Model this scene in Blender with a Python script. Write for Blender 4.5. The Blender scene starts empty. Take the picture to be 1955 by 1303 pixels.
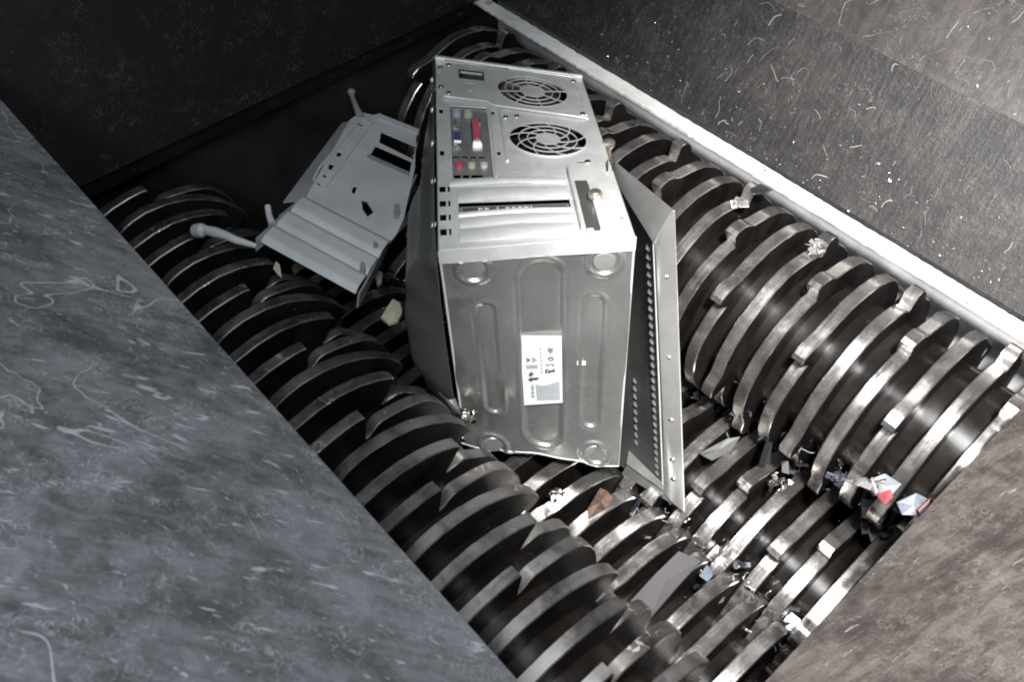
import bpy, bmesh, math, random
from mathutils import Vector, Matrix
from mathutils.geometry import tessellate_polygon

random.seed(7)
scn = bpy.context.scene
COL = scn.collection
S = 0.72            # metres per layout unit
ZC = 1.95           # camera height above the chamber floor, layout units
R_ = math.radians

# ------------------------------------------------------------------ camera
FPX, CX, CY = 1737.9, 977.5, 651.5          # focal length / centre of the 1955 px wide photograph
U = Vector((-0.66611612, 0.57476618, -0.47532426))
V = Vector((0.74583657, 0.5168506, -0.42023002))
Zv = Vector((-0.00413763, 0.6344362, 0.77296415))
RW = Matrix((-U, V, Zv))                    # world = RW @ camera axes


def T(u, v, z):
    """layout (u along the shafts, v across, z up from the camera) -> world metres"""
    return Vector((-u * S, v * S, (z + ZC) * S))


def ray(px, py):
    d = RW @ Vector((px - CX, -(py - CY), -FPX))
    return d


def at(px, py, h):
    """world point seen at a photograph pixel, h layout units below the camera"""
    d = ray(px, py)
    k = h / -d.z
    return Vector((d.x * k * S, d.y * k * S, (-h + ZC) * S))


cam = bpy.data.cameras.new('camera')
cam.lens = FPX / 1955 * 36
cam.sensor_width = 36
cam.clip_start = 0.02
cam.clip_end = 60
camo = bpy.data.objects.new('camera', cam)
COL.objects.link(camo)
camo.matrix_world = Matrix.Translation(T(0, 0, 0)) @ RW.to_4x4()
scn.camera = camo
cam.dof.use_dof = True
cam.dof.focus_distance = 1.08
cam.dof.aperture_fstop = 13

# ------------------------------------------------------------------ world and lamps
wd = bpy.data.worlds.new('World')
scn.world = wd
wd.use_nodes = True
wd.node_tree.nodes['Background'].inputs['Color'].default_value = (0.55, 0.6, 0.68, 1)
wd.node_tree.nodes['Background'].inputs['Strength'].default_value = 0.11
scn.view_settings.view_transform = 'Standard'
scn.view_settings.look = 'None'
scn.view_settings.exposure = 0
scn.view_settings.gamma = 1
scn.view_settings.use_curve_mapping = False


def lamp(name, kind, loc, target, energy, color, size=0.1, spot=None, blend=1.0):
    l = bpy.data.lights.new(name, kind)
    l.energy = energy
    l.color = color
    if kind == 'AREA':
        l.shape = 'DISK'
        l.size = size
    else:
        l.shadow_soft_size = size
    if spot:
        l.spot_size = R_(spot)
        l.spot_blend = blend
    o = bpy.data.objects.new(name, l)
    COL.objects.link(o)
    o.location = loc
    o.rotation_euler = (target - loc).to_track_quat('-Z', 'Y').to_euler()
    return o


lamp('work_lamp', 'SPOT', T(-0.12, 0.22, 0.42), T(0.15, 0.97, -1.0), 270, (1.0, 0.965, 0.94), 0.05, 58, 1.0)
lamp('overhead_lamp', 'AREA', T(0.15, 0.2, 0.45), T(0.35, 0.6, -1.1), 6, (0.93, 0.98, 1.0), 0.45)
lamp('cool_lamp', 'AREA', T(-0.5, -0.7, 0.55), T(0.5, -0.1, -0.6), 9, (0.88, 0.93, 1.0), 0.35)
scn.cycles.pixel_filter_type = 'BLACKMAN_HARRIS'
scn.cycles.filter_width = 1.9

# ------------------------------------------------------------------ material helpers


class NT:
    def __init__(s, name):
        s.m = bpy.data.materials.new(name)
        s.m.use_nodes = True
        s.t = s.m.node_tree
        s.b = s.t.nodes['Principled BSDF']
        s.tc = s.t.nodes.new('ShaderNodeTexCoord')
        oi = s.t.nodes.new('ShaderNodeObjectInfo')
        va = s.t.nodes.new('ShaderNodeVectorMath')
        va.operation = 'MULTIPLY_ADD'
        s.t.links.new(oi.outputs['Random'], va.inputs[0])
        va.inputs[1].default_value = (7, 13, 5)
        s.t.links.new(s.tc.outputs['Object'], va.inputs[2])
        s.co = va.outputs[0]

    def n(s, typ, **kw):
        nd = s.t.nodes.new(typ)
        for k, v in kw.items():
            setattr(nd, k, v)
        return nd

    def put(s, sock, val):
        if isinstance(val, bpy.types.NodeSocket):
            s.t.links.new(val, sock)
        elif isinstance(val, tuple) and len(val) == 3 and sock.type == 'RGBA':
            sock.default_value = (*val, 1)
        else:
            sock.default_value = val

    def mapping(s, scale, rot=(0, 0, 0)):
        nd = s.n('ShaderNodeMapping')
        s.t.links.new(s.co, nd.inputs[0])
        nd.inputs['Scale'].default_value = scale
        nd.inputs['Rotation'].default_value = rot
        return nd.outputs[0]

    def noise(s, scale, detail=4, rough=0.55, dist=0.0, co=None, w=None):
        nd = s.n('ShaderNodeTexNoise')
        if w is not None:
            nd.noise_dimensions = '4D'
            nd.inputs['W'].default_value = w
        s.t.links.new(co or s.co, nd.inputs['Vector'])
        nd.inputs['Scale'].default_value = scale
        nd.inputs['Detail'].default_value = detail
        nd.inputs['Roughness'].default_value = rough
        nd.inputs['Distortion'].default_value = dist
        return nd.outputs['Fac']

    def ramp(s, fac, a, b, lo=0.0, hi=1.0, smooth=True):
        nd = s.n('ShaderNodeMapRange')
        nd.interpolation_type = 'SMOOTHSTEP' if smooth else 'LINEAR'
        s.put(nd.inputs[0], fac)
        nd.inputs[1].default_value = a
        nd.inputs[2].default_value = b
        nd.inputs[3].default_value = lo
        nd.inputs[4].default_value = hi
        return nd.outputs[0]

    def stretch(s, scale, rot):
        nd = s.n('ShaderNodeMapping', vector_type='TEXTURE')
        s.t.links.new(s.co, nd.inputs[0])
        nd.inputs['Scale'].default_value = scale
        nd.inputs['Rotation'].default_value = rot
        return nd.outputs[0]

    def math(s, op, a, b=0.0):
        nd = s.n('ShaderNodeMath', operation=op)
        s.put(nd.inputs[0], a)
        s.put(nd.inputs[1], b)
        return nd.outputs[0]

    def mix(s, fac, a, b):
        nd = s.n('ShaderNodeMix', data_type='RGBA')
        s.put(nd.inputs[0], fac)
        s.put(nd.inputs[6], a)
        s.put(nd.inputs[7], b)
        return nd.outputs[2]

    def curl(s, scale, width, w, mask=6.0, thr=0.55, detail=2, dist=0.6, co=None):
        """broken curly scratch lines: level sets of a noise, cut up by another noise"""
        f = s.noise(scale, detail, 0.5, dist, co=co, w=w)
        d = s.math('ABSOLUTE', s.math('SUBTRACT', f, 0.5))
        line = s.ramp(d, width, width * 0.3, 0, 1)
        m = s.ramp(s.noise(mask, 3, 0.6, 0, w=w + 3.7), thr, thr + 0.06)
        return s.math('MULTIPLY', line, m)

    def bump(s, h, strength=0.3, dist=0.002):
        nd = s.n('ShaderNodeBump')
        s.put(nd.inputs['Height'], h)
        nd.inputs['Strength'].default_value = strength
        nd.inputs['Distance'].default_value = dist
        s.t.links.new(nd.outputs[0], s.b.inputs['Normal'])

    def out(s, base=None, metal=None, rough=None, spec=None, emit=None):
        if base is not None:
            s.put(s.b.inputs['Base Color'], base)
        if metal is not None:
            s.put(s.b.inputs['Metallic'], metal)
        if rough is not None:
            s.put(s.b.inputs['Roughness'], rough)
        if spec is not None:
            s.put(s.b.inputs['Specular IOR Level'], spec)
        return s.m


def g3(v, tint=(1, 1, 1)):
    return (v * tint[0], v * tint[1], v * tint[2])


def mat_plain(name, base, metal=0.0, rough=0.5, var=0.25, scale=40, bump=0.0):
    m = NT(name)
    n = m.noise(scale, 4, 0.6)
    c = m.mix(m.ramp(n, 0.3, 0.7), tuple(x * (1 - var) for x in base), tuple(min(1, x * (1 + var)) for x in base))
    m.out(c, metal, m.ramp(n, 0.3, 0.7, rough * 0.85, min(1, rough * 1.15)))
    if bump:
        m.bump(n, bump, 0.001)
    return m.m


def mat_plate(name, dark, light, scratch, k=1.0, long=0.0, metal=0.0, rough=0.5, fibre=0.5, dust=(0.42, 0.62), dash=(0.85, 0.6), spec=0.35, bmp=0.4, grain=None, curls=1.0, dl=0.61, da=0.62):
    """worn painted hopper plate with scuffs, smears, dust and curly scratches"""
    m = NT(name)
    big = m.noise(2.6 * k, 5, 0.6, 0.5)
    mid = m.noise(9 * k, 9, 0.74, 0.8)
    if grain:
        gm = m.noise(1.0, 6, 0.7, 0.7, co=m.stretch(grain[0], grain[1]), w=12.0)
        mid = m.math('ADD', m.math('MULTIPLY', mid, 0.45), m.math('MULTIPLY', gm, 0.55))
    fine = m.noise(70 * k, 4, 0.7)
    f = m.math('ADD', m.math('MULTIPLY', big, 0.33), m.math('ADD', m.math('MULTIPLY', mid, 0.55), m.math('MULTIPLY', fine, 0.12)))
    base = m.mix(m.ramp(f, dust[0], dust[1]), dark, light)
    s1 = m.curl(4.5, 0.0035, 1.3, 5, 0.50, 3, 1.6)
    s2 = m.curl(15 * k, 0.008, 5.1, 5 * k, 0.52, 3, 0.9)
    s3 = m.curl(30 * k, 0.02, 9.4, 7 * k, 0.53, 2, 0.6)
    if grain:
        g0 = tuple(x * .55 for x in grain[0])
        st = m.stretch(g0, tuple(x + .12 for x in grain[1]))
    else:
        st = m.stretch((0.055 / k, 0.0075 / k, 0.02 / k), (0, 0, dash[0]))
    s4 = m.ramp(m.noise(1.0, 3, 0.55, 0.5, co=st, w=2.2), dl, dl + 0.08)
    st2 = m.stretch(tuple(x * .3 for x in grain[0]), tuple(x - .2 for x in grain[1])) if grain else m.stretch((0.035 / k, 0.004 / k, 0.012 / k), (0, 0, dash[1]))
    s5 = m.ramp(m.noise(1.0, 3, 0.6, 0.6, co=st2, w=8.2), dl + 0.03, dl + 0.10)
    s6 = m.ramp(m.noise(34 * k, 8, 0.78, 1.2, w=6.0), 0.56, 0.70, 0, 0.55)
    patch = m.ramp(m.noise(4.5 * k, 3, 0.6, 0.5, w=5.5), 0.42, 0.60)
    s6 = m.math('MULTIPLY', s6, patch)
    s = m.math('MAXIMUM', m.math('MAXIMUM', m.math('MULTIPLY', s1, long), m.math('MULTIPLY', s2, 0.4 * curls)),
               m.math('MAXIMUM', m.math('MULTIPLY', s3, fibre * curls), m.math('MAXIMUM', m.math('MULTIPLY', m.math('MAXIMUM', s4, s5), da), s6)))
    col = m.mix(m.math('MULTIPLY', s, 0.85), base, scratch)
    m.out(col, metal, m.ramp(f, 0.35, 0.65, rough * 1.15, rough * 0.8), spec)
    m.bump(m.math('ADD', m.math('MULTIPLY', f, 0.8), m.math('MULTIPLY', s, 0.25)), bmp, 0.006)
    return m.m


M = {}
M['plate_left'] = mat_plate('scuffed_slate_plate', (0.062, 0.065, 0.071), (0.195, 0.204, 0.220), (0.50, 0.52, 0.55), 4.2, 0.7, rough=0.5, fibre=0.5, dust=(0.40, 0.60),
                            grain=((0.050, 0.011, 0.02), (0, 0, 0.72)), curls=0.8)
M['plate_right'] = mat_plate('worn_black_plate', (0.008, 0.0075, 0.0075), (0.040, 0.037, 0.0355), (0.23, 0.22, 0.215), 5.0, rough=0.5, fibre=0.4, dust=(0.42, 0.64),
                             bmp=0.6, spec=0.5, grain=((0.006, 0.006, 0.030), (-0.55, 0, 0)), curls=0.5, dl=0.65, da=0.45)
M['plate_upper'] = mat_plate('lit_dusty_brown_plate', (0.025, 0.022, 0.0205), (0.068, 0.060, 0.056), (0.20, 0.18, 0.17), 3.6, rough=0.55, fibre=0.8,
                             grain=((0.012, 0.012, 0.04), (-0.735, 0, 0)), curls=0.4, dl=0.65, da=0.45)  # paler colour also holds the extra light on the shallower slope
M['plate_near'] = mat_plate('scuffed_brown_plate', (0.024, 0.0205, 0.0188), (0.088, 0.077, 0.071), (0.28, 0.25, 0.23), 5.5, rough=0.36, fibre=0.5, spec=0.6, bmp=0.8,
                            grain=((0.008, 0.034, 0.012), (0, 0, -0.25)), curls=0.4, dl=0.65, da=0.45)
M['plate_far'] = mat_plate('near_black_plate', (0.006, 0.006, 0.007), (0.020, 0.020, 0.023), (0.10, 0.10, 0.11), 3.0, rough=0.6, fibre=0.3, dust=(0.5, 0.75), spec=0.15, dl=0.66, da=0.5)
M['end_wall'] = mat_plain('dark_olive_steel', (0.010, 0.0095, 0.008), 0.0, 0.6, 0.5, 8)  # dark olive tone, varied by noise
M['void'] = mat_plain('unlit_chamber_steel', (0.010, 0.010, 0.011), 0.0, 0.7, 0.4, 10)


def mat_rail():
    m = NT('chipped_white_paint')
    n = m.noise(9, 5, 0.7, 0.4)
    c = m.mix(m.ramp(n, 0.25, 0.75), (0.46, 0.46, 0.44), (0.76, 0.76, 0.74))
    chips = m.ramp(m.noise(60, 3, 0.6), 0.70, 0.74)
    c = m.mix(chips, c, (0.06, 0.05, 0.05))
    # a red paint stain near the far end of the rail
    sep = m.n('ShaderNodeSeparateXYZ')
    m.t.links.new(m.tc.outputs['Object'], sep.inputs[0])
    far = m.ramp(sep.outputs[0], -0.835, -0.865)
    blot = m.ramp(m.noise(30, 4, 0.7), 0.50, 0.62)
    c = m.mix(m.math('MULTIPLY', far, blot), c, (0.30, 0.14, 0.13))
    m.out(c, 0.0, 0.42)
    m.bump(n, 0.2, 0.001)
    return m.m


M['rail'] = mat_rail()


def mat_liner():
    m = NT('bluish_grey_liner')
    n = m.noise(7, 4, 0.6, 0.6)
    c = m.mix(m.ramp(n, 0.35, 0.65), (0.38, 0.385, 0.41), (0.60, 0.60, 0.60))
    sc = m.curl(24, 0.02, 4.4, 9, 0.52)
    c = m.mix(sc, c, (0.5, 0.5, 0.5))
    m.out(c, 0.15, m.ramp(n, 0.3, 0.7, 0.5, 0.35))
    m.bump(n, 0.3, 0.002)
    return m.m


M['liner'] = mat_liner()


def mat_rim(name, a, b, rough, warm):
    m = NT(name)
    n = m.noise(26, 5, 0.65, 0.4)
    n2 = m.noise(9, 3, 0.6, 0.2, w=3.0)
    c = m.mix(m.ramp(n, 0.3, 0.7), g3(a, warm), g3(b, warm))
    c = m.mix(m.ramp(n2, 0.50, 0.75), c, g3(a * 0.45, (1.15, 0.95, 0.82)))
    st = m.mapping((160, 10, 10))
    streak = m.noise(1.4, 3, 0.6, 0.1, co=st, w=1.0)
    sc = m.curl(60, 0.03, 7.0, 16, 0.55)
    c = m.mix(m.math('MULTIPLY', sc, 0.6), c, (0.85, 0.83, 0.80))
    r = m.math('ADD', m.ramp(n, 0.3, 0.7, rough * 0.8, rough * 1.35), m.math('MULTIPLY', m.math('SUBTRACT', streak, 0.5), 0.35))
    m.out(c, 0.95, r)
    m.bump(m.math('ADD', m.math('MULTIPLY', n, 0.7), m.math('MULTIPLY', streak, 0.5)), 0.22, 0.0010)
    return m.m


M['rim_worn'] = mat_rim('worn_cutter_edge', 0.17, 0.28, 0.45, (1, 0.98, 0.96))
M['rim_bright'] = mat_rim('polished_cutter_edge', 0.48, 0.78, 0.23, (1, 0.965, 0.935))


def mat_face():
    m = NT('greasy_dark_cutter_side')
    n = m.noise(18, 5, 0.65, 0.5)
    c = m.mix(m.ramp(n, 0.35, 0.7), (0.006, 0.005, 0.0046), (0.016, 0.0135, 0.0125))
    sp = m.ramp(m.noise(120, 2, 0.5, w=4.0), 0.74, 0.79)
    c = m.mix(sp, c, (0.30, 0.29, 0.28))
    m.out(c, 0.0, m.ramp(n, 0.3, 0.7, 0.38, 0.6), 0.14)
    m.bump(n, 0.25, 0.0015)
    return m.m


M['face'] = mat_face()


def mat_hub():
    m = NT('oily_black_shaft')
    n = m.noise(12, 4, 0.6, 0.4)
    c = m.mix(m.ramp(n, 0.35, 0.7), (0.005, 0.0042, 0.0038), (0.013, 0.0105, 0.0095))
    m.out(c, 0.0, m.ramp(n, 0.3, 0.7, 0.13, 0.30), 0.45)
    m.bump(n, 0.2, 0.002)
    return m.m


M['hub'] = mat_hub()


def mat_zinc(name, a, b, metal, rough, sc=30, dirt=0.3):
    m = NT(name)
    n = m.noise(sc, 5, 0.6, 0.5)
    n2 = m.noise(7, 4, 0.65, 0.6, w=2.0)
    c = m.mix(m.ramp(n, 0.3, 0.7), g3(a, (0.985, 1, 0.98)), g3(b, (0.985, 1, 0.98)))
    c = m.mix(m.ramp(n2, 0.55, 0.75, 0, dirt), c, (0.16, 0.155, 0.14))
    s = m.curl(22, 0.012, 3.0, 8, 0.56)
    c = m.mix(m.math('MULTIPLY', s, 0.2), c, g3(min(1, b * 1.3)))
    m.out(c, metal, m.ramp(n2, 0.3, 0.7, rough * 0.85, rough * 1.2))
    m.bump(m.math('ADD', n2, m.math('MULTIPLY', n, 0.2)), 0.22, 0.003)
    return m.m


M['zinc'] = mat_zinc('galvanised_steel', 0.60, 0.74, 0.35, 0.42)
M['zinc_dull'] = mat_zinc('dull_galvanised_steel', 0.30, 0.38, 0.6, 0.42)
M['zinc_base'] = mat_zinc('glossy_galvanised_steel', 0.48, 0.60, 0.85, 0.25, 14, 0.4)
M['zinc_side'] = mat_zinc('dark_grey_steel', 0.12, 0.15, 0.5, 0.33, 10, 0.4)  # darker grey tone than the rear panel steel
M['cover'] = mat_zinc('brushed_cover_steel', 0.34, 0.46, 0.7, 0.34, 12, 0.3)
M['cover_dark'] = mat_zinc('dark_cover_inside', 0.06, 0.085, 0.5, 0.4, 30, 0.4)  # much darker tone than the flange steel, for the inner face
M['plastic'] = mat_plain('pale_grey_plastic', (0.42, 0.44, 0.45), 0.0, 0.45, 0.08, 20, 0.1)
M['plastic_edge'] = mat_plain('mid_grey_plastic', (0.22, 0.23, 0.24), 0.0, 0.5, 0.12, 20)
M['black'] = mat_plain('matt_black', (0.008, 0.008, 0.009), 0.0, 0.6, 0.3, 30)
M['chrome'] = mat_plain('bright_metal', (0.85, 0.83, 0.80), 1.0, 0.18, 0.1, 30)
M['brass'] = mat_plain('pale_brass', (0.78, 0.70, 0.56), 0.9, 0.3, 0.12, 60)
M['copper'] = mat_plain('coppery_steel_scrap', (0.075, 0.047, 0.035), 0.8, 0.4, 0.25, 60, 0.3)
M['pink'] = mat_plain('pink_port_plastic', (0.55, 0.07, 0.13), 0.0, 0.4, 0.1)
M['blue'] = mat_plain('blue_port_plastic', (0.05, 0.07, 0.28), 0.0, 0.4, 0.1)
M['teal'] = mat_plain('green_port_plastic', (0.30, 0.32, 0.24), 0.0, 0.4, 0.1)
M['purple'] = mat_plain('lilac_port_plastic', (0.30, 0.30, 0.40), 0.0, 0.4, 0.1)
M['sticker'] = mat_plain('off_white_paper', (0.58, 0.61, 0.60), 0.0, 0.55, 0.05)
M['sticker_grey'] = mat_plain('grey_print', (0.30, 0.32, 0.33), 0.0, 0.5, 0.08)
M['ink'] = mat_plain('black_ink', (0.05, 0.05, 0.05), 0.0, 0.5, 0.1)
M['cream'] = mat_plain('yellowed_plastic', (0.42, 0.40, 0.30), 0.0, 0.45, 0.15)
M['mint'] = mat_plain('pale_glassy_plastic', (0.62, 0.72, 0.68), 0.0, 0.25, 0.1)
M['grey_bar'] = mat_plain('dull_grey_sheet', (0.10, 0.097, 0.10), 0.2, 0.5, 0.08, 12)
M['red'] = mat_plain('red_plastic', (0.17, 0.018, 0.024), 0.0, 0.4, 0.2)
M['bluegrey'] = mat_plain('pale_blue_plastic', (0.085, 0.10, 0.125), 0.0, 0.4, 0.3)
M['navy'] = mat_plain('dark_blue_plastic', (0.025, 0.026, 0.04), 0.0, 0.35, 0.4)
M['sliver'] = mat_plain('bright_metal_shavings', (0.62, 0.60, 0.58), 0.6, 0.3, 0.3, 80)
M['fibre'] = mat_plain('grey_dust_fibres', (0.17, 0.165, 0.165), 0.1, 0.5, 0.4, 80)
M['pcb'] = mat_plain('fan_black_plastic', (0.02, 0.02, 0.02), 0.0, 0.4, 0.2)

# ------------------------------------------------------------------ mesh helpers


class MB:
    """collects geometry in world metres, links it as one mesh object"""

    def __init__(s):
        s.v, s.f, s.m = [], [], []

    def add(s, vs, fs, mi=0):
        b = len(s.v)
        s.v += [Vector(p) for p in vs]
        s.f += [tuple(b + i for i in f) for f in fs]
        s.m += [mi] * len(fs)

    def hexa(s, p, mi=0):
        """8 corners: bottom 4 then top 4"""
        s.add(p, [(3, 2, 1, 0), (4, 5, 6, 7), (0, 1, 5, 4), (1, 2, 6, 5), (2, 3, 7, 6), (3, 0, 4, 7)], mi)

    def prism(s, loops, f, t0, t1, mi=0, mside=None):
        """2D outline with holes, f(a,b,t)->point, extruded from t0 to t1"""
        mside = mi if mside is None else mside
        flat = [p for L in loops for p in L]
        tris = tessellate_polygon([[Vector((a, b, 0)) for a, b in L] for L in loops])
        n = len(flat)
        vs = [f(a, b, t0) for a, b in flat] + [f(a, b, t1) for a, b in flat]
        s.add(vs, [tuple(t) for t in tris] + [tuple(n + i for i in reversed(t)) for t in tris], mi)
        b = len(s.v) - 2 * n
        o = 0
        for L in loops:
            k = len(L)
            for i in range(k):
                j = (i + 1) % k
                s.f.append((b + o + i, b + o + j, b + n + o + j, b + n + o + i))
                s.m.append(mside)
            o += k

    def grid(s, f, nu, nv, mi=0):
        vs = [f(i / nu, j / nv) for j in range(nv + 1) for i in range(nu + 1)]
        fs = [(j * (nu + 1) + i, j * (nu + 1) + i + 1, (j + 1) * (nu + 1) + i + 1, (j + 1) * (nu + 1) + i) for j in range(nv) for i in range(nu)]
        s.add(vs, fs, mi)

    def sheet(s, f, nu, nv, th, mi=0):
        """grid surface with thickness (offset along averaged normals)"""
        P = [[f(i / nu, j / nv) for i in range(nu + 1)] for j in range(nv + 1)]
        N = [[None] * (nu + 1) for _ in range(nv + 1)]
        for j in range(nv + 1):
            for i in range(nu + 1):
                a = P[j][min(i + 1, nu)] - P[j][max(i - 1, 0)]
                b = P[min(j + 1, nv)][i] - P[max(j - 1, 0)][i]
                n = a.cross(b)
                N[j][i] = n.normalized() if n.length > 1e-12 else Vector((0, 0, 1))
        w = nu + 1
        vs = [P[j][i] for j in range(nv + 1) for i in range(w)] + [P[j][i] - N[j][i] * th for j in range(nv + 1) for i in range(w)]
        n = w * (nv + 1)
        fs = []
        for j in range(nv):
            for i in range(nu):
                a = j * w + i
                fs.append((a, a + 1, a + w + 1, a + w))
                fs.append((n + a, n + a + w, n + a + w + 1, n + a + 1))
        for i in range(nu):
            fs.append((i, n + i, n + i + 1, i + 1))
            a = nv * w + i
            fs.append((a, a + 1, n + a + 1, n + a))
        for j in range(nv):
            a = j * w
            fs.append((a, a + w, n + a + w, n + a))
            a = j * w + nu
            fs.append((a, n + a, n + a + w, a + w))
        s.add(vs, fs, mi)

    def tube(s, pts, r, seg=10, mi=0, taper=None):
        rings = []
        for i, p in enumerate(pts):
            d = (pts[min(i + 1, len(pts) - 1)] - pts[max(i - 1, 0)]).normalized()
            a = d.orthogonal().normalized()
            b = d.cross(a)
            rr = r if taper is None else r * taper[i]
            rings.append([p + (a * math.cos(t) + b * math.sin(t)) * rr for t in [2 * math.pi * k / seg for k in range(seg)]])
        vs = [q for rg in rings for q in rg]
        fs = []
        for i in range(len(pts) - 1):
            for k in range(seg):
                k2 = (k + 1) % seg
                fs.append((i * seg + k, i * seg + k2, (i + 1) * seg + k2, (i + 1) * seg + k))
        fs.append(tuple(range(seg))[::-1])
        fs.append(tuple((len(pts) - 1) * seg + k for k in range(seg)))
        s.add(vs, fs, mi)

    def lathe(s, base, axis, prof, seg=24, mi=0):
        """prof: (radius, height) from base along axis"""
        ax = axis.normalized()
        a = ax.orthogonal().normalized()
        b = ax.cross(a)
        vs = [base + ax * h + (a * math.cos(t) + b * math.sin(t)) * max(r, 1e-5) for r, h in prof for t in [2 * math.pi * k / seg for k in range(seg)]]
        fs = [(i * seg + k, i * seg + (k + 1) % seg, (i + 1) * seg + (k + 1) % seg, (i + 1) * seg + k) for i in range(len(prof) - 1) for k in range(seg)]
        fs.append(tuple(range(seg))[::-1])
        fs.append(tuple((len(prof) - 1) * seg + k for k in range(seg)))
        s.add(vs, fs, mi)

    def chip(s, c, size, mi=0, rnd=random):
        """small crumpled shard"""
        a = Vector([rnd.uniform(-1, 1) for _ in range(3)]).normalized()
        b = a.orthogonal().normalized()
        n = a.cross(b)
        L, W, H = size
        p = []
        for z in (-1, 1):
            for x, y in ((-1, -1), (1, -1), (1, 1), (-1, 1)):
                p.append(c + a * x * L * rnd.uniform(.5, 1) + b * y * W * rnd.uniform(.5, 1) + n * (z * H + rnd.uniform(-.5, .5) * W * .5))
        s.hexa(p, mi)

    def build(s, name, mats, parent=None, smooth=None, bevel=0, label=None):
        me = bpy.data.meshes.new(name)
        off = parent_world(parent)
        me.from_pydata([tuple(p - off) for p in s.v], [], s.f)
        if not isinstance(mats, (list, tuple)):
            mats = [mats]
        for m_ in mats:
            me.materials.append(m_)
        me.polygons.foreach_set('material_index', s.m)
        bm = bmesh.new()
        bm.from_mesh(me)
        bmesh.ops.recalc_face_normals(bm, faces=bm.faces)
        bm.to_mesh(me)
        bm.free()
        if smooth:
            me.polygons.foreach_set('use_smooth', [True] * len(me.polygons))
            me.set_sharp_from_angle(angle=R_(smooth))
        me.update()
        o = bpy.data.objects.new(name, me)
        COL.objects.link(o)
        if parent:
            o.parent = parent
        if bevel:
            b = o.modifiers.new('bevel', 'BEVEL')
            b.width = bevel
            b.segments = 2
            b.limit_method = 'ANGLE'
            b.angle_limit = R_(40)
        if label:
            o['label'] = label
        return o


def parent_world(p):
    v = Vector((0, 0, 0))
    while p is not None:
        v += p.location
        p = p.parent
    return v


def tag(o, label, cat, group=None, kind=None):
    o['label'] = label
    o['category'] = cat
    if group:
        o['group'] = group
    if kind:
        o['kind'] = kind
    return o


def thing(name, loc, label, cat, group=None):
    o = bpy.data.objects.new(name, None)
    o.empty_display_size = 0.02
    o.location = loc
    COL.objects.link(o)
    return tag(o, label, cat, group)


def slab(P, th, name, mat, parent=None, nu=1, nv=1, **kw):
    """thick plate through 4 world corners (P0,P1,P2,P3 loop), thickness away from the front side"""
    b = MB()
    P0, P1, P2, P3 = P
    b.sheet(lambda i, j: (P0 * (1 - i) + P1 * i) * (1 - j) + (P3 * (1 - i) + P2 * i) * j, nu, nv, th)
    return b.build(name, mat, parent, **kw)


# ------------------------------------------------------------------ hopper and chamber
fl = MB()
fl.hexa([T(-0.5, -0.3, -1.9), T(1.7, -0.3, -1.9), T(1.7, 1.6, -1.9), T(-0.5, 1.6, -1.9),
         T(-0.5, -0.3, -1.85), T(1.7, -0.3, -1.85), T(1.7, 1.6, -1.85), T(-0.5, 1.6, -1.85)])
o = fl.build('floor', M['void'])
o['kind'] = 'structure'

# foreground slate plate: free edge at v=.163, rising towards the viewer's left
b = MB()
eu0, eu1 = -0.9, 1.9
vE, zE = 0.1635, -0.75
k = math.tan(R_(33))
b.sheet(lambda i, j: T(eu0 + (eu1 - eu0) * i, vE - 1.4 * j, zE + 1.4 * j * k), 40, 24, -0.012 * S)
o = b.build('hopper_plate', M['plate_left'], smooth=40)
tag(o, 'slate grey scuffed chute plate filling the lower left, with pale curly scratches', 'hopper plate')

# near brown plate
b = MB()
b.sheet(lambda i, j: T(0.064 - 1.0 * j, -0.5 + 2.2 * i, -0.965 + 0.62 * j), 30, 20, 0.012 * S)
o = b.build('hopper_plate', M['plate_near'], smooth=40)
tag(o, 'brownish grey worn chute plate in the lower right corner beside the rotor ends', 'hopper plate')

# far near-black plate with its folded lip
b = MB()
zt = 0.5
b.sheet(lambda i, j: T(1.298 + 0.42 * j * 1.5, -0.9 + 3.2 * i, -0.965 + 1.5 * j), 20, 12, -0.012 * S)
b.hexa([T(1.298, -0.6, -0.995), T(1.36, -0.6, -0.995), T(1.36, 1.085, -0.995), T(1.298, 1.085, -0.995),
        T(1.298, -0.6, -0.967), T(1.36, -0.6, -0.967), T(1.36, 1.085, -0.967), T(1.298, 1.085, -0.967)])
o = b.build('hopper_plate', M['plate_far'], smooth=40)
tag(o, 'near-black plate at the top left behind the far ends of the rotors', 'hopper plate')

# lower right-hand plate, dark, and the paler plate above its crease
b = MB()
b.sheet(lambda i, j: T(-0.7 + 2.4 * i, 1.083 + (1.198 - 1.083) * j, -0.962 + (0.962 - 0.776) * j), 60, 8, -0.012 * S)
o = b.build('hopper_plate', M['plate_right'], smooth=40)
tag(o, 'dark steep plate with bright shavings just above the white rail', 'hopper plate')
b = MB()
b.sheet(lambda i, j: T(-0.7 + 2.6 * i, 1.198 + 0.95 * j, -0.776 + 1.05 * j), 60, 20, -0.012 * S)
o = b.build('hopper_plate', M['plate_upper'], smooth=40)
tag(o, 'dusty brown plate, coloured paler as if catching light, across the top right corner above the dark plate', 'hopper plate')

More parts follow.
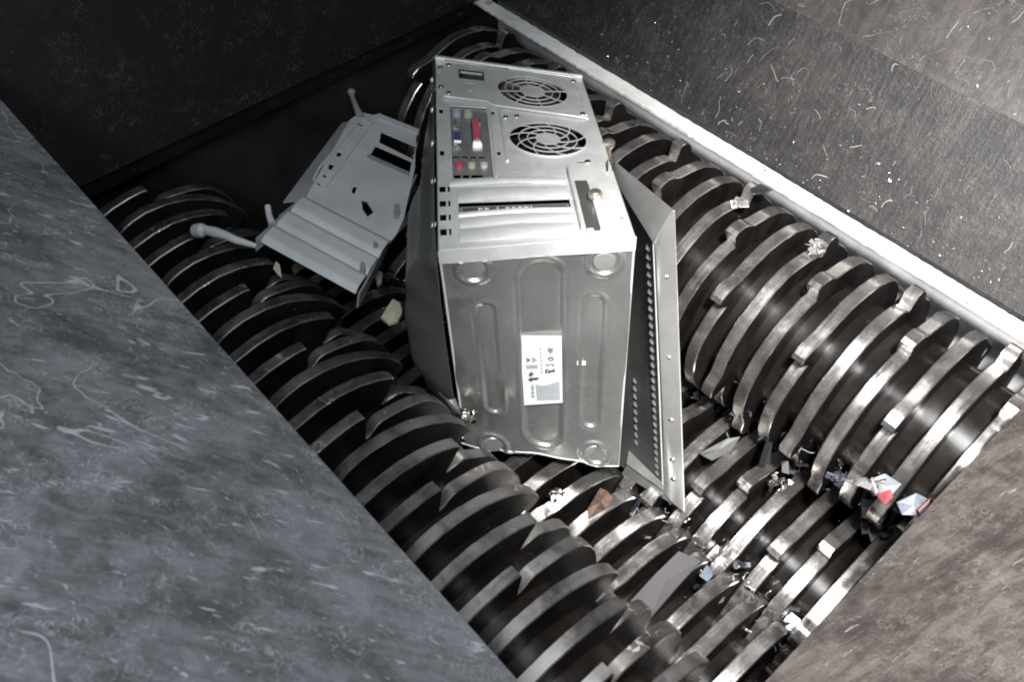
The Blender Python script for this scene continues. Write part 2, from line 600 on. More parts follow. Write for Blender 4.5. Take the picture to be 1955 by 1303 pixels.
# walls of the cutting chamber
b = MB()
b.hexa([T(1.335, -0.2, -1.85), T(1.36, -0.2, -1.85), T(1.36, 1.3, -1.85), T(1.335, 1.3, -1.85),
        T(1.335, -0.2, -0.998), T(1.36, -0.2, -0.998), T(1.36, 1.3, -0.998), T(1.335, 1.3, -0.998)])
o = b.build('chamber_wall', M['end_wall'])
tag(o, 'dark olive end wall where the far rotor ends enter, under the near-black plate', 'chamber wall')
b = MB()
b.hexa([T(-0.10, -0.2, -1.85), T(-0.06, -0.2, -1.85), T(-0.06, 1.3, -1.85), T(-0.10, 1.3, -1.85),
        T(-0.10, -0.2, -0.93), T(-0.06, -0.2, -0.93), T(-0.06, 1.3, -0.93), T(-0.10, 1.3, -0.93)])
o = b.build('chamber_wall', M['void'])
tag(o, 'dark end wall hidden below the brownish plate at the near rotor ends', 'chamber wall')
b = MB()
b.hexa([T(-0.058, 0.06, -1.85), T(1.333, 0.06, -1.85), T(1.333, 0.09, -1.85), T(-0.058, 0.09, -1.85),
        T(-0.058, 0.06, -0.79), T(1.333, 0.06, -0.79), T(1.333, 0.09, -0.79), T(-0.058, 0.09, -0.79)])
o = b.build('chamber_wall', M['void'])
tag(o, 'dark side wall in the shadow below the edge of the slate plate', 'chamber wall')

# right liner wall with recess arches and spacer fingers
LW = thing('liner_wall', T(0.6, 1.07, -1.85), 'bluish grey vertical wall between the white rail and the right-hand rotor', 'liner wall')
b = MB()
b.hexa([T(-0.058, 1.145, -1.85), T(1.333, 1.145, -1.85), T(1.333, 1.165, -1.85), T(-0.058, 1.165, -1.85),
        T(-0.058, 1.145, -0.976), T(1.333, 1.145, -0.976), T(1.333, 1.165, -0.976), T(-0.058, 1.165, -0.976)])
b.build('wall_panel', M['liner'], LW)

# white rail
b = MB()
n = 220
vs = []
rr = random.Random(3)
for i in range(n + 1):
    u = -0.3 + (1.30 + 0.3) * i / n
    j1, j2 = rr.gauss(0, 1) * 0.0005 + .0006 * math.sin(u * 31), rr.gauss(0, 1) * 0.0005 + .0006 * math.sin(u * 23)
    vs += [T(u, 1.050 + j1, -0.973), T(u, 1.0495 + j1, -0.9655), T(u, 1.0775 + j2, -0.9655), T(u, 1.0785 + j2, -0.973)]
fs = []
for i in range(n):
    a = 4 * i
    for q in range(4):
        fs.append((a + q, a + (q + 1) % 4, a + 4 + (q + 1) % 4, a + 4 + q))
fs += [(0, 1, 2, 3), (4 * n, 4 * n + 1, 4 * n + 2, 4 * n + 3)]
b.add(vs, fs)
o = b.build('rail', M['rail'], bevel=0.0008)
tag(o, 'straight white painted rail with chipped edges above the right-hand rotor', 'rail')

# ------------------------------------------------------------------ rotors
PITCH = 0.0507
THK = 0.0185


def profile(R, d, tip=1):
    """outline (phi, r), tip at phi=0 pointing in direction d, body trailing behind"""
    if tip == 0:      # worn, nearly round disc with a deep plain notch
        key = [(-0.3, 0.73), (-1.2, 0.84), (-1.5, 0.975), (-0.8, 1.0), (3, 1.003), (10, 1.003), (20, 1.002), (32, 1.0), (44, 1.0), (56, 1.0), (68, 1.0),
               (76, 0.996), (82, 0.982), (87, 0.958), (92, 0.925), (97, 0.895), (102, 0.872), (107, 0.855), (110, 0.83), (113, 0.78), (116, 0.735)]
    else:
        key = [(-2.0, 0.90), (-2.9, 0.96), (-3.8, 1.04), (-3.6, 1.085), (-1, 1.10), (3.5, 1.092), (6.5, 1.066), (9.5, 1.025), (13, 1.004), (24, 1.0),
               (36, 1.0), (48, 1.0), (60, 1.0), (72, 1.0), (82, 0.996), (89, 0.985), (95, 0.965), (101, 0.95), (107, 0.938), (112, 0.925), (115, 0.905)]
    out = []
    for q in range(3):
        for th, r in key:
            out.append((-d * (th + 120 * q), r * R))
    return out


def disc_mesh(name, R, d, mats, seed, tip=1, thk=THK):
    rnd = random.Random(seed)
    prof = profile(R, d, tip)
    n = len(prof)
    rin = 0.45 * R
    nick = [1 + rnd.uniform(-1, 1) * 0.006 for _ in range(n)]
    ch = 0.0016      # edge chamfer
    vs = []
    rings = [(-thk / 2, 0, 'in'), (-thk / 2, -ch, 'o'), (-thk / 2 + ch, 0, 'o'), (thk / 2 - ch, 0, 'o'), (thk / 2, -ch, 'o'), (thk / 2, 0, 'in')]
    for x, dr, kind in rings:
        for (ph, r), nk in zip(prof, nick):
            rr_ = rin if kind == 'in' else r * nk + dr
            a = R_(ph)
            vs.append(((x) * S, rr_ * math.sin(a) * S, rr_ * math.cos(a) * S))
    fs, mi = [], []
    for g in range(5):
        for i in range(n):
            j = (i + 1) % n
            fs.append((g * n + i, g * n + j, (g + 1) * n + j, (g + 1) * n + i))
            mi.append(1 if g in (0, 4) else 0)
    me = bpy.data.meshes.new(name)
    me.from_pydata(vs, [], fs)
    for m_ in mats:
        me.materials.append(m_)
    me.polygons.foreach_set('material_index', mi)
    bm = bmesh.new()
    bm.from_mesh(me)
    bmesh.ops.recalc_face_normals(bm, faces=bm.faces)
    bm.to_mesh(me)
    bm.free()
    me.polygons.foreach_set('use_smooth', [True] * len(me.polygons))
    me.set_sharp_from_angle(angle=R_(28))
    return me


def rotor(label, v, z, R, d, u0, k0, k1, ang, hub, rimmat, tip=1, thk=THK):
    root = thing('cutter_rotor', T(0.62, v, z), label, 'rotor', 'cutter rotors of the shredder')
    protos = [disc_mesh('cutter_disc', R, d, [rimmat, M['face']], sd, tip, thk) for sd in (1, 2, 3)]
    rnd = random.Random(int(v * 1000))
    base = parent_world(root)
    for kk in range(k0, k1 + 1):
        u = u0 + PITCH * kk
        o = bpy.data.objects.new('cutter_disc', protos[kk % 3])
        COL.objects.link(o)
        o.parent = root
        o.location = T(u, v, z) - base
        o.rotation_euler = (-R_(ang[kk % 3] + rnd.uniform(-2.5, 2.5)), 0, 0)
    b = MB()
    ax = Vector((-1, 0, 0))
    prof = [(0.0, 0.0)]
    for kk in range(k0, k1 + 1):
        c = (u0 + PITCH * kk + 0.056) * S
        prof += [(hub * S, c - PITCH * .5 * S + 0.0004), (hub * S, c + PITCH * .5 * S - 0.0004)]
    prof.append((0.0, 1.385 * S))
    b.lathe(T(-0.056, v, z), ax, prof, 48)
    b.build('shaft', M['hub'], root, smooth=50)
    return root


rotor('left outer rotor of worn grey toothed discs beside the slate plate', 0.285, -1.165, 0.17, 1, 0.401, -8, 17, (37, 65, 9), 0.112, M['rim_worn'], 0)
rotor('left inner rotor, low and glossy, running under the standing computer case', 0.530, -1.445, 0.178, -1, 0.182, -4, 21, (-20, -34, -48), 0.112, M['rim_bright'], 1, 0.0235)
rotor('right inner rotor, low, with bright wide edges right of the loose steel cover', 0.800, -1.445, 0.178, -1, 0.207, -5, 21, (-24, -50, -8), 0.112, M['rim_bright'], 1, 0.0235)
rotor('right outer rotor with polished hooked discs below the white rail', 0.968, -1.142, 0.162, -1, 0.078, -2, 23, (-12, 24, -44), 0.116, M['rim_bright'], 1, 0.0205)

# ------------------------------------------------------------------ the computer case
CRN = {(0, 0, 0): (-0.6965, 0.4893, -0.8456), (0, 0, 1): (-0.6397, 0.4655, -1.2106), (0, 1, 0): (-1.1734, 0.8571, -0.9521), (0, 1, 1): (-1.0888, 0.804, -1.3501),
       (1, 0, 0): (-0.542, 0.6966, -0.8413), (1, 0, 1): (-0.4614, 0.6311, -1.2436), (1, 1, 0): (-0.9837, 1.0432, -0.981), (1, 1, 1): (-0.9337, 1.0, -1.3524)}
CRN = {k_: Vector(v_) for k_, v_ in CRN.items()}
LY, DZ, WX = 2.3754, 1.5719, 0.25     # case length and depth in case widths, width in layout units
TH = 1 / 180.0                         # one millimetre in case widths


def tri(x, y, z):
    p = Vector((0, 0, 0))
    for (a, b_, c), q in CRN.items():
        p += q * ((x if a else 1 - x) * (y if b_ else 1 - y) * (z if c else 1 - z))
    return Vector((p.x * S, p.y * S, (p.z + ZC) * S))


def rear(x, y, h=0.0):
    """point on the rear panel, h in millimetres above it"""
    return tri(x, y, -h * TH / DZ)


def base_(x, z, h=0.0):
    """point on the bottom panel (faces the viewer), h in mm outwards"""
    return tri(x, -h * TH / LY, z)


PC = thing('computer_case', tri(0.5, 0.5, 1.0), 'pale steel tower computer case standing on the rotors with its rear grilles facing up', 'computer case')


def rect(x0, y0, x1, y1):
    return [(x0, y0), (x1, y0), (x1, y1), (x0, y1)]


def ell(cx, cy, rx, ry, n=40):
    return [(cx + rx * math.cos(2 * math.pi * i / n), cy + ry * math.sin(2 * math.pi * i / n)) for i in range(n)]


F1 = (0.632, 0.832, 0.232, 0.112)
F2 = (0.668, 0.520, 0.236, 0.104)

rp = MB()
outer = []
for a, b_ in ((0, 0), (1, 0), (1, 1), (0, 1)):
    outer.append((a, b_))
holes = [ell(F1[0], F1[1], F1[2], F1[3]), ell(F2[0], F2[1], F2[2], F2[3]), rect(0.158, 0.872, 0.315, 0.925), rect(0.085, 0.305, 0.315, 0.70),
         rect(0.11, 0.150, 0.712, 0.196), rect(0.015, 0.648, 0.04, 0.676), rect(0.015, 0.418, 0.04, 0.446), rect(0.342, 0.66, 0.362, 0.682),
         rect(0.350, 0.424, 0.37, 0.446), rect(0.405, 0.326, 0.47, 0.332), rect(0.81, 0.385, 0.86, 0.396), ell(0.965, 0.093, 0.013, 0.0055, 12),
         rect(0.19, 0.838, 0.26, 0.845), ell(0.22, 0.79, 0.02, 0.009, 14)]
for yy in (0.244, 0.180, 0.121, 0.062):
    holes += [rect(0.008, yy, 0.042, yy + 0.028), rect(0.055, yy, 0.066, yy + 0.028)]
rp.prism([outer] + holes, rear, 0, -1.2)
rp.build('rear_panel', M['zinc'], PC)

# flanges of the rear panel
for x0, y0, x1, y1, h0, h1 in ((-0.004, 0.985, 1.004, 1.0, 0.2, 5), (0.0, 0.0, 1.0, 0.012, 0.2, 1.5)):
    fg = MB()
    fg.prism([rect(x0, y0, x1, y1)], rear, h0, h1)
    fg.build('panel_flange', M['zinc'], PC, bevel=0.0006)

# power supply back plate: raised, with stepped lower edge
psu = MB()
psu_out = [(0.065, 0.975), (0.93, 0.975), (0.955, 0.94), (0.955, 0.665), (0.36, 0.712), (0.335, 0.73), (0.065, 0.742)]
psu.prism([psu_out, ell(F1[0], F1[1], F1[2] * .985, F1[3] * .985), rect(0.16, 0.874, 0.313, 0.923), rect(0.192, 0.839, 0.258, 0.844), ell(0.22, 0.79, 0.018, 0.008, 14)], rear, 0.3, 2.2)
PS = psu.build('power_supply_plate', M['zinc'], PC, bevel=0.0008)
rd = MB()
rd.tube([rear(0.05, 0.742, 2.6), rear(0.33, 0.728, 2.6), rear(0.355, 0.708, 2.6), rear(0.94, 0.662, 2.6)], 0.0016, 8)
rd.tube([rear(0.06, 0.98, 2.2), rear(0.5, 0.985, 2.2), rear(0.94, 0.98, 2.2)], 0.0013, 8)
rd.tube([rear(0.945, 0.93, 2.4), rear(0.95, 0.80, 2.4), rear(0.945, 0.68, 2.4)], 0.0013, 8)
rd.build('rolled_edge', M['zinc'], PC, smooth=50)
sk = MB()
sk.prism([rect(0.163, 0.875, 0.31, 0.922)], rear, -12, -9)
for a in (0.20, 0.235, 0.27):
    sk.prism([rect(a, 0.893, a + 0.012, 0.903)], rear, -9, -2)
sk.build('power_socket', [M['black']], PC)
sk = MB()
sk.prism([rect(0.152, 0.868, 0.321, 0.929), rect(0.163, 0.875, 0.31, 0.922)], rear, 2.3, 3.2)
sk.build('socket_rim', M['ink'], PC)


def grille(F, rings, nspoke, hubr, swirl, name, h0=1.0):
    b = MB()
    cx, cy, rx, ry = F
    for rf in rings:
        w = 0.021
        b.prism([ell(cx, cy, rx * rf, ry * rf, 44), ell(cx, cy, rx * (rf - w * 1.1), ry * (rf - w * 1.1), 44)], rear, h0, h0 + 1.2)
    b.prism([ell(cx, cy, rx * hubr, ry * hubr, 30)], rear, h0, h0 + 1.3)
    for i in range(nspoke):
        a0 = 2 * math.pi * (i + .25) / nspoke
        L1, L2 = [], []
        for q in range(9):
            f_ = hubr * .97 + (1.0 - hubr * .97) * q / 8
            a = a0 + swirl * (q / 8)
            da = 0.017 / f_
            L1.append((cx + rx * f_ * math.cos(a - da), cy + ry * f_ * math.sin(a - da)))
            L2.append((cx + rx * f_ * math.cos(a + da), cy + ry * f_ * math.sin(a + da)))
        b.prism([L1 + L2[::-1]], rear, h0 + 0.15, h0 + 1.05)
    return b.build(name, M['zinc'], PC)


grille(F1, (1.0, 0.79, 0.58), 8, 0.36, 0.0, 'fan_grille', 1.3)
grille(F2, (1.0, 0.76, 0.54), 9, 0.32, 0.75, 'fan_grille', 0.2)
for F, nb in ((F1, 7), (F2, 9)):
    b = MB()
    cx, cy, rx, ry = F
    b.prism([ell(cx, cy, rx * .38, ry * .38, 24)], rear, -14, -6)
    for i in range(nb):
        a = 2 * math.pi * i / nb
        p = []
        for hh in (-16, -15):
            for f_, da, dh in ((.36, 0, 0), (.93, .12, 0), (.93, .62, 7), (.36, .5, 7)):
                p.append(rear(cx + rx * f_ * math.cos(a + da), cy + ry * f_ * math.sin(a + da), hh + dh))
        b.hexa(p)
    b.build('fan_blades', M['pcb'], PC)

# added black sheet for the shade behind the holes, case stays open
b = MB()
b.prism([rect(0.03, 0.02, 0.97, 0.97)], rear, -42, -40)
b.build('shade_backing', M['black'], PC)

# input output shield with ports
b = MB()
io_holes = []
for xc in (0.108, 0.158, 0.208, 0.258):
    io_holes.append(rect(xc - 0.017, 0.401, xc + 0.017, 0.428))
io_holes += [rect(0.093, 0.313, 0.127, 0.333), rect(0.142, 0.313, 0.176, 0.333), rect(0.19, 0.313, 0.255, 0.333)]
b.prism([rect(0.086, 0.306, 0.314, 0.699)] + io_holes, rear, -3.2, -2.2)
IO = b.build('port_shield', M['zinc_dull'], PC)
for xa, ya, xb, yb, mt, hh in ((0.222, 0.487, 0.256, 0.600, 'pink', 5.5), (0.105, 0.486, 0.138, 0.533, 'blue', 4), (0.098, 0.535, 0.128, 0.556, 'zinc', 3)):
    b = MB()
    b.prism([rect(xa, ya, xb, yb)], rear, -2, hh)
    o = b.build('port_connector', M[mt], IO, bevel=0.0012)
for xa, ya, xb, yb in ((0.216, 0.483, 0.262, 0.604), (0.099, 0.482, 0.144, 0.537)):
    b = MB()
    b.prism([rect(xa, ya, xb, yb), rect(xa + .006, ya + .004, xb - .006, yb - .004)], rear, -2, 4.2)
    b.build('port_shell', M['zinc_dull'], IO)
for xa, ya, xb, yb in ((0.212, 0.478, 0.266, 0.487), (0.212, 0.601, 0.266, 0.611), (0.102, 0.475, 0.142, 0.484), (0.209, 0.49, 0.220, 0.598)):
    b = MB()
    b.prism([rect(xa, ya, xb, yb)], rear, -2, 2.5)
    b.build('port_screw_plate', M['chrome' if xb - xa > .02 else 'ink'], IO)
for xc, yc, mt in ((0.125, 0.650, 'purple'), (0.196, 0.650, 'teal')):
    b = MB()
    b.lathe(rear(xc, yc, -2.2), rear(xc, yc, 1) - rear(xc, yc, 0), [(0.0056, 0), (0.0056, 0.006), (0.0048, 0.0064), (0.0044, 0.002), (0.0, 0.002)], 20)
    b.build('round_port', [M[mt]], IO, smooth=40)
for yc in (0.607, 0.578, 0.465):
    for xc in (0.110, 0.132):
        b = MB()
        b.chip(rear(xc, yc, 0.5), (0.0035, 0.002, 0.0012))
        b.build('torn_port_metal', M['chrome'], IO)
for xc, mt in ((0.125, 'pink'), (0.196, 'cream'), (0.267, 'zinc')):
    b = MB()
    b.lathe(rear(xc, 0.371, -2.2), rear(xc, .371, 1) - rear(xc, .371, 0), [(0.0042, 0), (0.0042, 0.0042), (0.0018, 0.0044), (0.0016, 0.001)], 18)
    b.build('audio_jack', M[mt], IO, smooth=40)
for xc in (0.108, 0.158, 0.208, 0.258):
    b = MB()
    b.prism([rect(xc - 0.015, 0.411, xc + 0.015, 0.418)], rear, -6, -2.8)
    b.build('usb_tongue', M['zinc_dull'], IO)

# raised vertical bead right of the ports and white blank above the slots
b = MB()
b.tube([rear(0.395, 0.70, 0.8), rear(0.40, 0.54, 1.0), rear(0.405, 0.39, 0.8)], 0.0017, 8)
b.tube([rear(0.335, 0.70, 0.6), rear(0.335, 0.50, 0.6), rear(0.33, 0.31, 0.6)], 0.0010, 8)
b.build('pressed_bead', M['zinc'], PC, smooth=50)


def slot_cover(y0, y1, x0, x1, bow, h, name='slot_cover'):
    b = MB()

    def f(i, j):
        x = x0 + (x1 - x0) * i
        y = y0 + (y1 - y0) * j + bow * math.sin(math.pi * i)
        return rear(x, y, h + 2.2 * math.sin(math.pi * j) ** .6 + 1.2 * math.sin(math.pi * i))
    b.sheet(f, 24, 8, 0.0011)
    return b.build(name, M['zinc'], PC, smooth=50)


slot_cover(0.266, 0.296, 0.066, 0.715, 0.006, 0.6)
slot_cover(0.199, 0.252, 0.108, 0.716, 0.004, 0.4)
slot_cover(0.130, 0.149, 0.108, 0.722, 0.002, 0.6)
slot_cover(0.086, 0.127, 0.112, 0.722, 0.002, 0.4)
slot_cover(0.030, 0.082, 0.108, 0.722, 0.001, 0.3)
# card edge with print inside the open slot
b = MB()
b.prism([rect(0.112, 0.150, 0.710, 0.194)], rear, -7, -5)
b.prism([rect(0.13, 0.156, 0.70, 0.186)], rear, -4.9, -4.4, 1)
CE = b.build('card_edge', [M['zinc_dull'], M['ink']], PC)
b = MB()
rnd = random.Random(12)
for x0, seq in ((0.215, '/N'), (0.315, 'I'), (0.36, '2S'), (0.43, 'ENI')):
    x = x0
    for chh in seq:
        if chh in 'IEN/':
            b.prism([rect(x, 0.160, x + 0.008, 0.183)], rear, -4.3, -3.9)
        if chh in 'N2SE/':
            b.prism([rect(x + .002, 0.160, x + 0.024, 0.165)], rear, -4.25, -3.85)
            b.prism([rect(x + .002, 0.176, x + 0.024, 0.181)], rear, -4.2, -3.8)
        x += 0.034
b.build('printed_mark', M['sticker'], CE)

# bracket with thumbscrew at the right of the slots
b = MB()
b.prism([[(0.735, 0.035), (0.75, 0.035), (0.752, 0.30), (0.742, 0.345), (0.735, 0.30)]], rear, 0.2, 9)
b.build('slot_flange', M['zinc'], PC, bevel=0.0006)
b = MB()
b.prism([rect(0.765, 0.036, 0.835, 0.282)], rear, 0.25, 0.9)
b.build('retainer_strip', M['zinc_side'], PC)
b = MB()
b.prism([rect(0.835, 0.036, 0.885, 0.262)], rear, 0.25, 3.0)
b.prism([rect(0.762, 0.024, 0.80, 0.036), rect(0.768, 0.027, 0.79, 0.034)], rear, 0.3, 4.0)
b.build('retainer_bracket', M['zinc'], PC, bevel=0.0008)
ax = rear(0.85, 0.178, 1) - rear(0.85, 0.178, 0)
b = MB()
b.lathe(rear(0.85, 0.178, 3), ax, [(0.0062, 0), (0.0072, 0.0015), (0.0072, 0.006), (0.0056, 0.0085), (0.003, 0.009), (0, 0.0092)], 20)
b.build('thumbscrew', M['brass'], PC, smooth=40)
b = MB()
b.lathe(rear(1.03, 0.50, -3), ax, [(0.0035, -0.012), (0.0035, 0), (0.0062, 0.0), (0.0072, 0.002), (0.0068, 0.007), (0.004, 0.009), (0, 0.0092)], 18)
b.build('thumbscrew', M['brass'], PC, smooth=40)
for x_, y_ in ((0.09, 0.955), (0.08, 0.765), (0.93, 0.945), (0.925, 0.69), (0.43, 0.645), (0.50, 0.655), (0.87, 0.388), (0.03, 0.80), (0.03, 0.93)):
    b = MB()
    b.lathe(rear(x_, y_, 0.3 if y_ < .66 else 2.2), ax, [(0.0034, 0), (0.0034, 0.001), (0.0022, 0.0021), (0, 0.0023)], 14)
    b.build('screw', M['chrome'], PC, smooth=40)
# bent wire tab on the right edge
b = MB()
pts = [rear(0.965, 0.325, 1), rear(0.975, 0.36, 7), rear(1.0, 0.372, 10), rear(1.012, 0.35, 7), rear(0.99, 0.32, 3)]
b.tube(pts, 0.0009, 6)
b.build('bent_tab', M['chrome'], PC, smooth=50)
# crumpled strip and clips at the far edge and on the left flange
b = MB()
rnd = random.Random(5)


def frill(i, j):
    x = -0.01 + 1.0 * i
    return rear(x, 1.0 + 0.016 * j, 2 + 6 * math.sin(i * 13) * .3 - 8 * j + 2 * math.sin(i * 31))


b.sheet(frill, 40, 4, 0.0008)
b.build('crumpled_edge', M['zinc'], PC, smooth=60)

# bottom panel (faces the viewer) with pressed ribs, round feet recesses and a rolled, torn lower edge


def obround(x, z, x0, x1, z0, z1):
    """signed distance (mm) to an obround rib outline"""
    xm = (x0 + x1) / 2
    r = (x1 - x0) / 2 * 180
    X = (x - xm) * 180
    Zm = z * DZ * 180
    a, c = z0 * DZ * 180 + r, z1 * DZ * 180 - r
    zz = min(max(Zm, a), c)
    return math.hypot(X, Zm - zz) - r


def sstep(x, a, b_):
    t = min(1, max(0, (x - a) / (b_ - a)))
    return t * t * (3 - 2 * t)


FEET = ((0.165, 0.085), (0.848, 0.085), (0.185, 0.985), (0.845, 0.945))


def relief(x, z):
    h = 0.0
    d = obround(x, z, 0.385, 0.640, 0.055, 0.955)
    h += -3.4 * (1 - sstep(d, -6, 2)) + 1.2 * math.exp(-((d - 1) / 2.2) ** 2)
    for x0, x1, z0, z1 in ((0.150, 0.272, 0.235, 0.800), (0.742, 0.868, 0.215, 0.820)):
        d = obround(x, z, x0, x1, z0, z1)
        h += -2.8 * (1 - sstep(d, -5, 2)) + 1.0 * math.exp(-((d - 1) / 2.0) ** 2)
    for fx, fz in FEET:
        d = math.hypot((x - fx) * 180, (z - fz) * DZ * 180)
        h += 2.6 * math.exp(-((d - 15.5) / 2.6) ** 2) - 1.6 * (1 - sstep(d, 11, 14))
    # dents
    h += -7 * math.exp(-(((x - 0.05) / 0.10) ** 2 + ((z - 0.86) / 0.11) ** 2)) + 2.5 * math.exp(-(((x - 0.10) / 0.09) ** 2 + ((z - 0.20) / 0.05) ** 2))
    h += 2.6 * math.sin(5 * x + 7 * z) * math.sin(3.1 * x - 4 * z) + 0.5 * math.sin(13 * x + 9 * z) + 2.5 * math.exp(-(((x - 0.30) / 0.05) ** 2 + ((z - 0.62) / 0.07) ** 2))
    return h


def zend(x):
    return 1.0 + 0.02 * math.exp(-((x - 0.15) / 0.15) ** 2) + 0.003 * math.sin(23 * x)


b = MB()
b.sheet(lambda i, j: base_(i, 0.045 + (zend(i) - 0.045) * j, relief(i, 0.045 + (zend(i) - 0.045) * j)), 110, 170, 0.0012)
BP = b.build('bottom_panel', M['zinc_base'], PC, smooth=60)
b = MB()
b.sheet(lambda i, j: base_(-0.005 + 1.01 * i, -0.006 + 0.052 * j, 2.6 - 1.2 * j + (0.6 * math.sin(9 * i))), 30, 6, 0.0012)
b.build('folded_lip', M['zinc'], PC, smooth=50)
b = MB()
b.tube([base_(x_, zend(x_), relief(x_, zend(x_)) + 0.6) for x_ in [i / 40 for i in range(-1, 41)]], 0.0011, 8)
b.sheet(lambda i, j: base_(0.02 + 0.98 * i, zend(i) + 0.028 * j * (1 - .5 * i), relief(i, zend(i)) - 3 * j - 1), 40, 3, 0.0008)
b.build('torn_edge', M['zinc'], PC, smooth=50)
b = MB()
b.tube([base_(0.001, z_ / 20, 1.0 + (1.5 if z_ > 14 else 0) * math.sin(z_)) for z_ in range(0, 18)], 0.0013, 8)
b.tube([base_(0.999, z_ / 20, 0.8) for z_ in range(0, 21)], 0.0012, 8)
b.build('panel_seam', M['zinc'], PC, smooth=50)
for i_, (fx, fz) in enumerate(FEET):
    b = MB()
    axf = base_(fx, fz, 1) - base_(fx, fz, 0)
    b.lathe(base_(fx, fz, -2.2), axf, [(0.0110, 0), (0.0110, 0.0026), (0.0098, 0.0040), (0.0, 0.0042)], 28)
    b.build('foot', M['zinc_dull'], PC, smooth=40)

# paper label, creased at its lower right, unreadable smudged print running upwards
LB = MB()


def lab(a, c, h=0.0):
    """a 0..1 across, c 0..1 down the sticker"""
    x = 0.389 + 0.236 * a + 0.008 * c
    z = 0.388 + (0.350 - 0.03 * a) * c
    return base_(x, z, 0.9 + h)


LB.prism([rect(0, 0, 1, 1)], lab, 0, 0.25)
LBo = LB.build('paper_label', M['sticker'], PC)
b = MB()
b.prism([[(0.32, 0.70), (0.55, 0.72), (0.93, 0.66), (0.94, 0.955), (0.34, 0.94)]], lab, 0.3, 0.36)
b.build('grey_patch', M['sticker_grey'], LBo)
b = MB()


def glyph(a0, c0, w_, h_, pat):
    n_ = len(pat)
    for r_, row in enumerate(pat):
        for c_, chh in enumerate(row):
            if chh == '#':
                a1 = a0 + w_ * c_ / len(row)
                c1 = c0 + h_ * r_ / n_
                b.prism([rect(a1, c1, a1 + w_ / len(row) * .96, c1 + h_ / n_ * .94)], lab, 0.38, 0.43)


glyph(0.66, 0.16, 0.12, 0.085, ['#.#.#', '#.#.#', '#####', '#.#.#', '.###.'])
glyph(0.66, 0.30, 0.14, 0.06, ['.###.', '##.##', '#...#', '.###.'])
glyph(0.60, 0.395, 0.20, 0.045, ['#..#.', '.##.#', '#...#'])
glyph(0.58, 0.475, 0.24, 0.065, ['##...#', '#.####', '######', '#.#...'])
glyph(0.12, 0.315, 0.10, 0.05, ['##.', '.##', '##.'])
glyph(0.26, 0.315, 0.12, 0.05, ['##.', '..#', '##.'])
glyph(0.17, 0.505, 0.12, 0.07, ['.#.', '###', '##.'])
glyph(0.14, 0.595, 0.28, 0.055, ['.#######', '#######.', '.##.....'])
for q in range(7):
    b.prism([rect(0.47 + 0.002 * q, 0.17 + 0.055 * q, 0.49 + 0.002 * q, 0.205 + 0.055 * q)], lab, 0.3, 0.34)
for q in range(9):
    b.prism([rect(0.20, 0.70 + 0.022 * q, 0.28, 0.706 + 0.022 * q + 0.004 * (q % 3))], lab, 0.3, 0.34)
b.build('print', M['ink'], LBo)
b = MB()
b.prism([rect(0.11, 0.41, 0.40, 0.465)], lab, 0.3, 0.36)
b.build('grey_patch', M['sticker_grey'], LBo)
b = MB()
b.prism([rect(0.715, 0.498, 0.765, 0.517)], base_, 2.0, 2.4)
b.build('paper_scrap', M['sticker'], PC)

# right side wall of the case (torn away towards the far end) and left inner wall
b = MB()
b.sheet(lambda i, j: tri(1.0, 0.005 + 0.99 * i, (1.0 - 0.93 * sstep(i, 0.05, 0.75)) * j + 0.004), 30, 10, 0.0012)
b.build('side_wall', M['zinc_dull'], PC, smooth=60)
b = MB()
b.sheet(lambda i, j: tri(0.0, 0.005 + 0.99 * i, (0.96 - 0.25 * sstep(i, 0.2, 1.0)) * j + 0.004), 30, 10, -0.0012)
b.build('side_wall', M['zinc_dull'], PC, smooth=60)
b = MB()
b.sheet(lambda i, j: tri(0.01 + 0.98 * i, 0.995, 0.16 * j), 10, 4, 0.0012)
b.build('top_wall', M['zinc_dull'], PC)

# bowed side panel on the left


def interp(x, pts):
    for (x0, y0), (x1, y1) in zip(pts, pts[1:]):
        if x <= x1:
            t = (x - x0) / (x1 - x0)
            t = t * t * (3 - 2 * t)
            return y0 + (y1 - y0) * t
    return pts[-1][1]


def bulge(i, j):
    # runs along the left edge from the far end, then curls round the near edge
    y = interp(i, [(0, 1.0), (0.5, 0.42), (0.78, 0.10), (1.0, 0.0)]) if i < .78 else 0.10 - 0.095 * sstep(i, .78, 1.0)
    amp = interp(i, [(0, 0.03), (0.35, 0.13), (0.62, 0.235), (0.80, 0.25), (1.0, 0.02)])
    pz = interp(j, [(0, 0.03), (0.12, 0.45), (0.30, 0.85), (0.5, 1.0), (0.75, 1.0), (0.9, .8), (1.0, 0.45)])
    w = 0.012 * math.sin(9 * j + 5 * i) + 0.006 * math.sin(23 * j)
    return tri(-0.012 - amp * pz + w * pz * (1 - i), y, 0.0 + 0.93 * j * (1 - .28 * (1 - i)))


b = MB()
b.sheet(bulge, 60, 48, 0.0013)
b.build('side_panel', M['zinc_side'], PC, smooth=60, label='dark bowed side panel bulging out at the left of the case')
for i_ in range(5):
    b = MB()
    b.lathe(tri(-0.02, 0.12 + 0.19 * i_, 0.02), Vector((-0.66, -0.6, 0.25)), [(0.004, 0), (0.0036, 0.003), (0.001, 0.0045)], 12)
    b.build('rivet', M['zinc'], PC, smooth=40)
# crushed metal at the lower left corner of the case
b = MB()


def crush(i, j):
    return base_(-0.02 - 0.10 * i + 0.02 * math.sin(9 * j), 0.70 + 0.30 * j, 10 - 8 * i + 7 * math.sin(4.2 * j + 3 * i) + 4 * math.sin(11 * j))


b.sheet(crush, 12, 24, 0.001)
b.build('crushed_corner', M['zinc_base'], PC, smooth=35)

# ------------------------------------------------------------------ loose steel cover at the right of the case
CV = thing('loose_cover', at(1290, 960, 1.30), 'loose folded steel cover with rows of small vents standing right of the computer case', 'steel cover')


